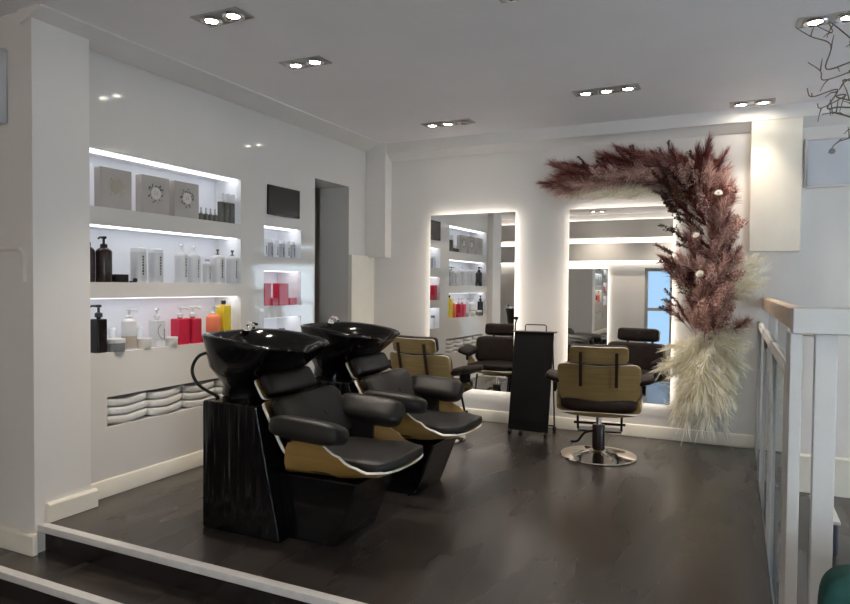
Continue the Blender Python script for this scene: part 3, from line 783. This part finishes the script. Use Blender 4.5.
# small niches
z = S1[2]
G = 'silver tubes in the small top niche'
sil = ['silver tube at the left end of the small top niche', 'second silver tube from the left in the small top niche', 'third silver tube from the left in the small top niche', 'third silver tube from the right in the small top niche', 'second silver tube from the right in the small top niche', 'silver tube at the right end of the small top niche']
for k, (y, lab) in enumerate(zip((4.235, 4.305, 4.380, 4.455, 4.530, 4.605), sil)):
    o = bottle('silver_tube', lab, 'tube', (XP, y, z), .026, .118, M['silver'] if k % 2 else M['bottle_frost'], G, .95)
    add_cap(o, .118, .024, .026, M['bottle_frost']); add_print(o, .026, .02, .09, M['print_dark'], -.25, 4, .5)
z = S2[2]
G = 'red packs in the small middle niche'
for y, w, h, lab in ((4.235, .085, .185, 'tall red pack at the left of the small middle niche'), (4.335, .075, .062, 'short red pack between the two tall red ones'), (4.445, .125, .185, 'wide tall red pack in the small middle niche'), (4.575, .095, .062, 'short red pack at the right end of the small middle niche')):
    pack('hair_product_pack', lab, 'box', (XP, y, z), w, .07, h, M['red'], G)
z = S3[2]
for y, lab in ((4.235, 'small white and grey bottle at left in the lowest small niche'), (4.46, 'small white and grey bottle at right in the lowest small niche')):
    o = bottle('small_bottle', lab, 'bottle', (XP, y, z), .030, .13, M['bottle_frost'], 'small bottles in the lowest small niche', .9); add_cap(o, .128, .026, .03, M['print_grey'])

# ------------------------------------------------------------------ folded towels
def towel_mesh(w, d, h, seed):
    r = random.Random(seed); ph = r.random() * 6
    def f(p):
        y = p.y / (w / 2)
        sag = -.010 * math.cos(y * PI * .8 + .3) + .0015 * math.sin(ph + y * 5) + .0015 * math.sin(ph * 2 + p.x * 40)
        return Vector((p.x + .008 * math.sin(ph + y * 3), p.y, p.z + sag))
    b = B(); cushion(b, d / 2, w / 2, h / 2, .28, .22, f, 40, 16); return b
words = {0: 'leftmost', 1: 'second', 2: 'third', 3: 'rightmost'}
lay = {0: 'bottom towel', 1: 'middle towel', 2: 'top towel'}
G = 'folded white towels in the low wall niche'
for s, (yc, w) in enumerate(((2.868, .308), (3.178, .308), (3.488, .308), (3.798, .308))):
    hs = .049; zz = TW[2]
    for k in range(3):
        o = obj('folded_towel', towel_mesh(w * rnd.uniform(.97, .99), .22, hs * 1.02, s * 7), M['towel'], ang=90)
        o.location = (XL - .118 + rnd.uniform(-.002, .004), yc + rnd.uniform(-.002, .002), zz + hs * .5 + .010); zz += hs * 1.07
        tag(o, '%s white towel of the %s folded stack in the low wall niche' % (lay[k].split()[0], words[s]), 'towel', G)

# ------------------------------------------------------------------ right side: balustrade
t = thing('balustrade', 'white balustrade with glass panels along the right platform edge', 'balustrade', (.2, 2.45, ZL))
h0 = -ZL
obj('top_rail', box(B(), 0, .065, .12, YB - 2.45, h0 + 1.135, h0 + 1.22), M['warm_lit_rail'], t, bevel=.006)
for y0, y1 in ((.20, 1.22), (1.30, 2.28), (2.36, 3.40)):
    fr = B(); w = .075
    for a, b_, c, d in ((y0, y0 + w, .03, h0 + 1.03), (y1 - w, y1, .03, h0 + 1.03), (y0 + w, y1 - w, .03, .03 + .12), (y0 + w, y1 - w, h0 + .98, h0 + 1.03)):
        box(fr, -.032, -.002, a, b_, c, d)
    p = obj('panel_frame', fr, M['white_wood'], t, bevel=.003)
    obj('glass_pane', box(B(), -.02, -.013, y0 + w, y1 - w, .15, h0 + .98), M['glass'], p, smooth=False)
for y in (1.26, 2.32):
    obj('baluster', box(B(), -.002, .04, y - .018, y + .018, 0, h0 + 1.14), M['white_wood'], t, bevel=.003)
t = thing('railing', 'white wooden railing with wide posts at the right edge of the photo', 'railing', (.163, 2.40, ZL))
obj('top_rail', box(B(), .003, 1.8, -.03, .055, h0 + 1.155, h0 + 1.238), M['white_wood'], t, bevel=.006)
obj('newel_post', box(B(), 0, .036, 0, .16, 0, h0 + 1.155), M['white_wood'], t, bevel=.004)
for k in range(11):
    x = .070 + k * .142
    obj('post', box(B(), x, x + .062, 0, .04, 0, h0 + 1.155), M['white_wood'], t, bevel=.004)
# grey panel on the right wall
t = thing('wall_panel', 'pale grey rectangular panel high on the wall right of hanging white box', 'wall panel', (.48, YB, 2.09))
obj('panel', box(B(), 0, .75, -.05, 0, 0, .35), M['panel_grey'], t, bevel=.006)
b = B(); box(b, -.012, 0, -.055, 0, -.012, .362); box(b, 0, .75, -.055, 0, .35, .362); box(b, 0, .75, -.055, 0, -.012, 0)
obj('border_strip', b, M['wall'], t, bevel=.003)
b = B(); tube(b, [(.165, -.0508, .255), (.165, -.0525, .255)], .022, 20); obj('round_mark', b, M['print_grey'], t)
# dark panel low at right, green chair
t = thing('low_cabinet', 'dark slate low cabinet with pale top seen between the railing posts', 'cabinet', (.48, 4.75, ZL))
obj('body', box(B(), 0, .10, -.25, .25, 0, .20), M['slate'], t, bevel=.02)
obj('cabinet_top', box(B(), -.01, .11, -.26, .26, .20, .222), M['white_wood'], t, bevel=.006)
t = thing('velvet_chair', 'dark green velvet chair corner at the bottom right edge', 'chair', (.46, 1.80, ZL))
b = B(); cushion(b, .245, .055, .225, .35, .35, lambda p: p + Vector((0, .20, .650)), 40, 20); obj('backrest', b, M['green'], t, ang=80)
b = B(); cushion(b, .235, .235, .065, .45, .35, lambda p: p + Vector((0, -.02, .43)), 40, 14); obj('seat', b, M['green'], t, ang=80)
for x in (-.2, .2):
    for y in (-.2, .18): obj('leg', tube(B(), [(x, y, 0), (x * .9, y * .9, .39)], .012, 10, .016), M['dark_metal'], t)

# left wall fittings at the photo's edge
t = thing('wall_unit', 'grey box fitted high on the wall at the left edge', 'wall unit', (-3.70, 2.2, 2.14))
obj('housing', box(B(), -.17, .17, -.07, 0, 0, .40), M['panel_grey'], t, bevel=.012)
obj('cover', box(B(), -.15, .15, -.078, -.07, .02, .38), M['wall'], t, bevel=.004)
b = B(); tube(b, bez([(-5.0, 2.197, 1.475), (-3.60, 2.197, 1.475), (-3.44, 2.197, 1.468), (-3.405, 2.197, 1.44), (-3.40, 2.197, 1.40), (-3.40, 2.197, 1.30)], 8), .012, 8)
struct(obj('trim_1', b, M['wall']))

# ------------------------------------------------------------------ twisted willow in a tall vase (mostly outside the frame)
t = thing('willow_branches', 'twisted bare willow branches at the top right corner', 'branches', (1.15, 2.75, ZL))
def wiggle(p0, p1, amp, n, r0, seed):
    r = random.Random(seed); p0, p1 = Vector(p0), Vector(p1); pts = []
    for k in range(n + 1):
        tt = k / n
        a = amp * math.sin(PI * tt) + (.35 * amp if 0 < k else 0)
        pts.append(p0.lerp(p1, tt) + Vector((r.uniform(-a, a), r.uniform(-a, a), r.uniform(-a, a))))
    return bez(pts, 5)
b = B()
lathe(b, [(0, 0), (.11, 0), (.13, .03), (.12, .35), (.085, .62), (.07, .72), (.085, .78), (.075, .78), (.06, .72), (0, .70)], 32)
obj('vase', b, M['vase'], t)
W0 = Vector((1.15, 2.75, ZL))
trunk_ends = [(.46, 2.65, 1.98), (.50, 2.75, 2.16), (.42, 2.60, 1.84), (.70, 2.80, 2.30)]
for i, e in enumerate(trunk_ends):
    b = B()
    main = wiggle((0, 0, .72), Vector(e) - W0, .07, 7, .01, 30 + i)
    tube(b, main, .009, 7, .004)
    obj('branch', b, M['twig'], t)
tw = [((.46, 2.65, 1.98), (.17, 2.6, 2.20)), ((.46, 2.65, 1.98), (.20, 2.62, 2.07)), ((.46, 2.65, 1.98), (.24, 2.6, 1.93)), ((.42, 2.60, 1.84), (.25, 2.6, 1.89)),
      ((.42, 2.60, 1.84), (.22, 2.58, 1.99)), ((.50, 2.75, 2.16), (.24, 2.7, 2.24)), ((.50, 2.75, 2.16), (.30, 2.66, 1.98)), ((.46, 2.65, 1.98), (.33, 2.60, 2.24)), ((.50, 2.75, 2.16), (.36, 2.7, 2.02)), ((.42, 2.60, 1.84), (.31, 2.6, 1.80))]
for i, (a, c) in enumerate(tw):
    b = B()
    pts = wiggle(Vector(a) - W0, Vector(c) - W0, .035, 7, .004, 60 + i); tube(b, pts, .0036, 6, .0015)
    rr = random.Random(90 + i)
    for k in range(6, len(pts) - 2, 6):
        q = pts[k]; dd = Vector((rr.uniform(-1, .4), rr.uniform(-.6, .6), rr.uniform(-.8, .9))).normalized() * rr.uniform(.025, .06)
        tube(b, [q, q + dd * .5 + Vector((0, 0, .006)), q + dd], .0024, 5, .0012)
    obj('twig', b, M['twig'], t)

# ------------------------------------------------------------------ dried flower garland
def ribbon(b, pts, w, m=0, side=None):
    pts = [Vector(p) for p in pts]; prev = None
    for i, p in enumerate(pts):
        tt = i / (len(pts) - 1); ww = w * (1 - .85 * tt)
        t_ = (pts[min(i + 1, len(pts) - 1)] - pts[max(i - 1, 0)])
        s = t_.cross(side or Vector((.3, 1, .2)));
        if s.length < 1e-6: s = Vector((1, 0, 0))
        s.normalize()
        cur = (b.verts.new(p - s * ww), b.verts.new(p + s * ww))
        if prev:
            f = b.faces.new([prev[0], prev[1], cur[1], cur[0]]); f.material_index = m
        prev = cur
def plume_mesh(name, L, spread, n, droop, m, m2, seed, w=.0018, stem=.30):
    """a feathery dried grass plume along +z from the origin, L long"""
    r = random.Random(seed); b = B()
    ribbon(b, [(0, 0, 0), (.004, 0, L * .4), (.0, .0, L * .85)], .003, 0)
    ribbon(b, [(0, 0, 0), (.0, .004, L * .4), (.0, .0, L * .85)], .003, 0, Vector((1, 0, 0)))
    for i in range(n):
        z0 = L * (stem + (1 - stem) * .9 * r.random()); a = r.random() * 2 * PI
        k = math.sin(PI * min(1, .25 + .8 * (z0 / L - stem) / (1 - stem)))
        ln = L * (.20 + .18 * r.random()); sp = spread * (.4 + .8 * r.random()) * (k + .25)
        c, s = math.cos(a), math.sin(a)
        p1 = Vector((c * sp * .55, s * sp * .55, z0 + ln * .55)); p2 = Vector((c * sp * 1.1, s * sp * 1.1, z0 + ln * (1 - droop)))
        ribbon(b, [(0, 0, z0), p1, p2], w * (.7 + .6 * r.random()), i % 2, Vector((r.uniform(-1, 1), r.uniform(-1, 1), r.uniform(-.3, .3))))
    me = bpy.data.meshes.new(name); b.to_mesh(me); b.free(); me.materials.append(m); me.materials.append(m2); return me
def leaf_spray(name, L, n, m, m2, seed, lw=.012, ll=.04):
    r = random.Random(seed); b = B()
    ribbon(b, [(0, 0, 0), (.01, 0, L * .5), (.0, 0, L)], .0025)
    for i in range(n):
        z0 = L * (.3 + .7 * i / n); a = i * 2.4 + r.random(); c, s = math.cos(a), math.sin(a); l = ll * (.7 + .6 * r.random())
        e = Vector((c * l * .8, s * l * .8, l * .7)); sd = Vector((-s, c, 0)) * lw * (.7 + .5 * r.random()); o_ = Vector((0, 0, z0))
        f = b.faces.new([b.verts.new(p) for p in (o_, o_ + e * .5 + sd + Vector((0, 0, .003)), o_ + e, o_ + e * .5 - sd)]); f.material_index = i % 2
    me = bpy.data.meshes.new(name); b.to_mesh(me); b.free(); me.materials.append(m); me.materials.append(m2); return me
def blossom_spray(name, L, n, m, m2, seed, rad=.05):
    r = random.Random(seed); b = B()
    ribbon(b, [(0, 0, 0), (.005, 0, L * .6), (.0, 0, L)], .002)
    for i in range(n):
        tt = .25 + .75 * r.random(); a = r.random() * 2 * PI; q = rad * (1.1 - .7 * tt) * r.random() ** .5
        p = Vector((q * math.cos(a), q * math.sin(a), L * tt)); rr = .004 + .005 * r.random()
        ribbon(b, [(0, 0, max(0, p.z - .04)), p], .0012)
        g = bmesh.ops.create_icosphere(b, subdivisions=1, radius=rr, matrix=Matrix.Translation(p))
        for v in g['verts']:
            v.co += Vector((r.uniform(-1, 1), r.uniform(-1, 1), r.uniform(-1, 1))) * rr * .35
            for f in v.link_faces: f.material_index = i % 2
    me = bpy.data.meshes.new(name); b.to_mesh(me); b.free(); me.materials.append(m); me.materials.append(m2); return me
def daisy_mesh(name, m, m2):
    b = B()
    for ring, (n, r0, z) in enumerate(((14, .034, .0), (12, .026, .010), (8, .016, .018))):
        for i in range(n):
            a = 2 * PI * i / n + ring * .3; c, s = math.cos(a), math.sin(a); sd = Vector((-s, c, 0)) * r0 * .24
            q = Vector((c, s, 0))
            b.faces.new([b.verts.new(p) for p in (Vector((0, 0, z)), q * r0 * .6 + sd + Vector((0, 0, z + .006)), q * r0 + Vector((0, 0, z + .012)), q * r0 * .6 - sd + Vector((0, 0, z + .006)))])
    bmesh.ops.create_icosphere(b, subdivisions=2, radius=.011, matrix=Matrix.Translation((0, 0, .018)))
    ribbon(b, [(0, 0, -.08), (0, 0, 0)], .002)
    me = bpy.data.meshes.new(name); b.to_mesh(me); b.free(); me.materials.append(m); me.materials.append(m2); return me

gr = thing('flower_garland', 'arched garland of dried burgundy, pink and cream flowers around the right mirror', 'dried flower garland', (-.2, YB, 0))
b = B(); tube(b, bez([(-1.25, -.05, 2.23), (-.9, -.06, 2.30), (-.45, -.07, 2.30), (-.12, -.08, 2.20), (.02, -.08, 1.9), (.04, -.08, 1.4), (.03, -.07, 1.0), (.02, -.06, .78)], 8), .022, 8)
for p in ((-.9, 2.30), (-.12, 2.20), (.04, 1.4)): tube(b, [(p[0], -.06, p[1]), (p[0], 0, p[1])], .012, 6)
obj('support_frame', b, M['twig'], gr)
PL = {
 'burgundy_plume': [plume_mesh('burgundy_plume', .42, .075, 230, .15, M['burgundy'], M['dusty'], 1, .0024), plume_mesh('burgundy_plume', .46, .06, 230, .1, M['burgundy'], M['maroon'], 2, .0024)],
 'pink_plume': [plume_mesh('pink_plume', .38, .085, 240, .25, M['dusty'], M['blush'], 3, .0024), plume_mesh('pink_plume', .34, .09, 240, .3, M['dusty'], M['burgundy'], 4, .0024)],
 'cream_plume': [plume_mesh('cream_plume', .48, .11, 300, .55, M['cream'], M['ivory'], 5, .0030, .15), plume_mesh('cream_plume', .50, .07, 130, .12, M['ivory'], M['cream'], 6, .0048, .05), plume_mesh('cream_plume', .52, .09, 240, .5, M['ivory'], M['cream'], 12, .0034, .15)],
 'leaf_spray': [leaf_spray('leaf_spray', .34, 44, M['brown_leaf'], M['maroon'], 7, .013, .045), leaf_spray('leaf_spray', .30, 44, M['maroon'], M['brown_leaf'], 8, .013, .045), leaf_spray('leaf_spray', .25, 36, M['olive_leaf'], M['brown_leaf'], 9, .011, .035)],
 'blossom_spray': [blossom_spray('blossom_spray', .26, 120, M['blush'], M['dusty'], 10, .06), blossom_spray('blossom_spray', .22, 110, M['dusty'], M['blush'], 11, .07)],
 'blush_plume': [plume_mesh('blush_plume', .30, .05, 170, .15, M['blush'], M['dusty'], 14, .0034, .25)],
 'cream_flower': [daisy_mesh('cream_flower', M['ivory'], M['cream'])],
}
gr_rnd = random.Random(21)
def put(kind, var, p, d, s=1., free=False):
    me = PL[kind][var % len(PL[kind])]
    o = bpy.data.objects.new(kind, me); COL.objects.link(o); o.parent = gr
    q = Vector(d).normalized().to_track_quat('Z', 'Y')
    tw_ = Matrix.Rotation(gr_rnd.random() * 2 * PI, 4, 'Z').to_quaternion()
    o.rotation_mode = 'QUATERNION'; o.rotation_quaternion = q @ tw_
    mm_ = Matrix.LocRotScale(Vector(p), o.rotation_quaternion, (s, s, s))
    over = 0.
    for v in me.vertices:
        c = mm_ @ v.co
        over = max(over, c.x - (.285 if c.z > 1.5 else .352))
        if free or over > .25: break
    if free: over = 0.
    o.location = (p[0] - over, p[1], p[2]); o.scale = (s, s, s)
    return o
U_ = gr_rnd.uniform
def along(t):   # centre line in garland space, t 0 (left tip) .. 1 (bottom of the column)
    P_ = [(-1.12, 2.20), (-.80, 2.27), (-.45, 2.29), (-.15, 2.22), (.0, 1.98), (.03, 1.65), (.03, 1.3), (.01, 1.0)]
    f = t * (len(P_) - 1); i = min(int(f), len(P_) - 2); k = f - i
    return Vector((P_[i][0] + (P_[i + 1][0] - P_[i][0]) * k, 0, P_[i][1] + (P_[i + 1][1] - P_[i][1]) * k))
for i in range(36):      # burgundy sweep on the top
    c = along(U_(0.0, .44)); put('burgundy_plume', i, (c.x + .10, U_(-.16, -.06), c.z + U_(-.06, .06)), (-1, U_(-.35, .0), U_(-.1, .55)), U_(.7, 1.0))
for i in range(28):
    c = along(U_(0.0, .42)); put('pink_plume', i, (c.x + .12, U_(-.22, -.10), c.z + U_(-.10, .0)), (-1, U_(-.3, 0), U_(-.25, .2)), U_(.7, .95))
for i in range(12):      # pale feathers hanging over the mirror's top edge
    x = -1.12 + i * .075; put('cream_plume', i, (x + .22, -.15, 2.155), (-1, U_(-.2, 0), U_(-.35, -.1)), U_(.55, .72))
for i in range(20):
    c = along(U_(.05, .5)); put('leaf_spray', i % 2, (c.x + .06, U_(-.12, -.05), c.z + U_(0, .05)), (U_(-.9, .1), U_(-.3, 0), U_(.5, 1)), U_(.5, .72))
for i in range(24):      # corner fan
    a = U_(R(35), R(150)); put('burgundy_plume', i, (U_(-.22, .02), U_(-.18, -.06), U_(1.96, 2.10)), (math.cos(a) * .8, U_(-.4, 0), math.sin(a)), U_(.62, .88))
for i in range(14):
    a = U_(R(50), R(150)); put('leaf_spray', i, (U_(-.20, .06), U_(-.14, -.05), U_(2.04, 2.16)), (math.cos(a), U_(-.3, 0), math.sin(a)), U_(.6, .85))
for i in range(36):      # column: plumes pointing up and outwards
    t_ = U_(.55, 1.0); c = along(t_); put('burgundy_plume', i, (c.x + U_(-.16, .08), U_(-.22, -.06), c.z - .14), (U_(-.75, .45), U_(-.55, -.05), U_(.5, 1)), U_(.62, .92))
for i in range(40):
    t_ = U_(.5, 1.0); c = along(t_); put('pink_plume', i, (c.x + U_(-.10, .12), U_(-.24, -.10), c.z - .14), (U_(-.45, .6), U_(-.6, -.1), U_(.4, 1)), U_(.6, .85))
for i in range(60):
    t_ = U_(.45, .96); c = along(t_); put('leaf_spray', i, (c.x + U_(-.24, .06), U_(-.28, -.06), c.z - .05), (U_(-1, -.2), U_(-.5, 0), U_(.1, .9)), U_(.55, .85))
for i in range(42):
    t_ = U_(.42, 1.0); c = along(t_); put('blossom_spray', i, (c.x + U_(-.10, .16), U_(-.30, -.14), c.z - .05), (U_(-.4, .7), U_(-.7, -.2), U_(.3, 1)), U_(.6, 1.0))
for i in range(14):
    c = along(U_(.1, .42)); put('blossom_spray', i, (c.x + .05, U_(-.26, -.16), c.z - .06), (U_(-1, -.2), U_(-.5, -.1), U_(-.2, .4)), U_(.6, .9))
for p in ((.07, -.37, 2.02), (-.08, -.38, 1.70), (-.05, -.38, 1.40)):
    put('cream_flower', 0, p, (U_(-.5, .5), -.7, U_(.5, .9)), U_(.85, 1.1))
for i in range(84):      # cream fan at the bottom, falling
    if i < 36: a = U_(R(185), R(385)); dx, dz = math.cos(a), math.sin(a); sc_ = U_(.58, .78)
    else: a = U_(R(250), R(292)); dx, dz = math.cos(a), math.sin(a); sc_ = U_(.90, 1.3)
    put('cream_plume', (i if i < 36 else 1 + (i % 4 == 0)), (U_(-.09, .07), U_(-.26, -.06), U_(.76, .95)), (dx * .8, U_(-.5, -.05), dz if dz < 0 else dz * .4), sc_)
for i in range(10): put('blossom_spray', i, (U_(-.02, .14), U_(-.34, -.2), U_(.90, 1.08)), (U_(-.2, .5), U_(-.5, -.2), U_(.5, 1)), U_(.8, 1.2))

for p, d, s_ in (((.02, -.36, .92), (-.1, -.3, 1), .8), ((.06, -.34, .96), (.35, -.3, 1), .75), ((-.06, -.34, .94), (-.4, -.3, 1), .7), ((.10, -.34, 1.02), (.25, -.25, 1), .8), ((.06, -.34, 1.55), (.35, -.2, 1), .7), ((.08, -.34, 1.75), (.25, -.2, 1), .75), ((.0, -.34, 2.0), (.05, -.15, 1), .85), ((.07, -.36, 1.35), (.3, -.2, 1), .7), ((-.45, -.26, 2.2), (-1, -.2, .15), .8), ((-.6, -.26, 2.22), (-1, -.2, .0), .7)):
    put('blush_plume', 0, p, d, s_)
for i in range(4):       # pale feathers reaching over the balustrade corner
    put('cream_plume', i, (.08, -.14 - .03 * i, 1.16 + .03 * i), (1, -.10, .62 + .18 * i), .82, True)

# ------------------------------------------------------------------ daylight, fill and camera
w = bpy.data.worlds.new('sky'); scn.world = w; w.use_nodes = True
nt = w.node_tree; bg = nt.nodes['Background']; bg.inputs['Color'].default_value = (.42, .62, .88, 1); bg.inputs['Strength'].default_value = .75
def daylight(loc, rot, sx, sy, e, col):
    ld = bpy.data.lights.new('daylight', 'AREA'); ld.shape = 'RECTANGLE'; ld.size = sx; ld.size_y = sy
    ld.energy = e; ld.color = col
    lo = bpy.data.objects.new('daylight', ld); COL.objects.link(lo); lo.location = loc; lo.rotation_euler = rot
daylight((3.0, YF - .2, 1.15), (R(90), 0, 0), 2.2, 2.3, 118, (.82, .91, 1.0))
daylight((4.70, 4.85, 1.0), (0, R(90), 0), 2.0, 1.3, 26, (.70, .82, 1.0))

yaw, pit, rol = R(25.5), R(1.5), R(.5)
f0 = Vector((-math.sin(yaw), math.cos(yaw), 0)); r0 = Vector((math.cos(yaw), math.sin(yaw), 0)); u0 = Vector((0, 0, 1))
f1 = f0 * math.cos(pit) - u0 * math.sin(pit); u1 = u0 * math.cos(pit) + f0 * math.sin(pit)
rt = r0 * math.cos(rol) + u1 * math.sin(rol); up = u1 * math.cos(rol) - r0 * math.sin(rol)
cam = bpy.data.cameras.new('camera'); cam.sensor_width = 36; cam.lens = 650 / 850 * 36; cam.clip_start = .05
co = bpy.data.objects.new('camera', cam); COL.objects.link(co)
mw = Matrix((rt, up, -f1)).transposed().to_4x4(); mw.translation = (0, 0, 1.3); co.matrix_world = mw
scn.camera = co
scn.view_settings.view_transform = 'Standard'; scn.view_settings.look = 'None'
scn.view_settings.exposure = .78; scn.view_settings.gamma = 1.
scn.view_settings.use_curve_mapping = False
scn.cycles.max_bounces = 10; scn.cycles.diffuse_bounces = 5; scn.cycles.glossy_bounces = 6; scn.cycles.transmission_bounces = 8
scn.cycles.use_denoising = True
scn.cycles.sample_clamp_indirect = 6
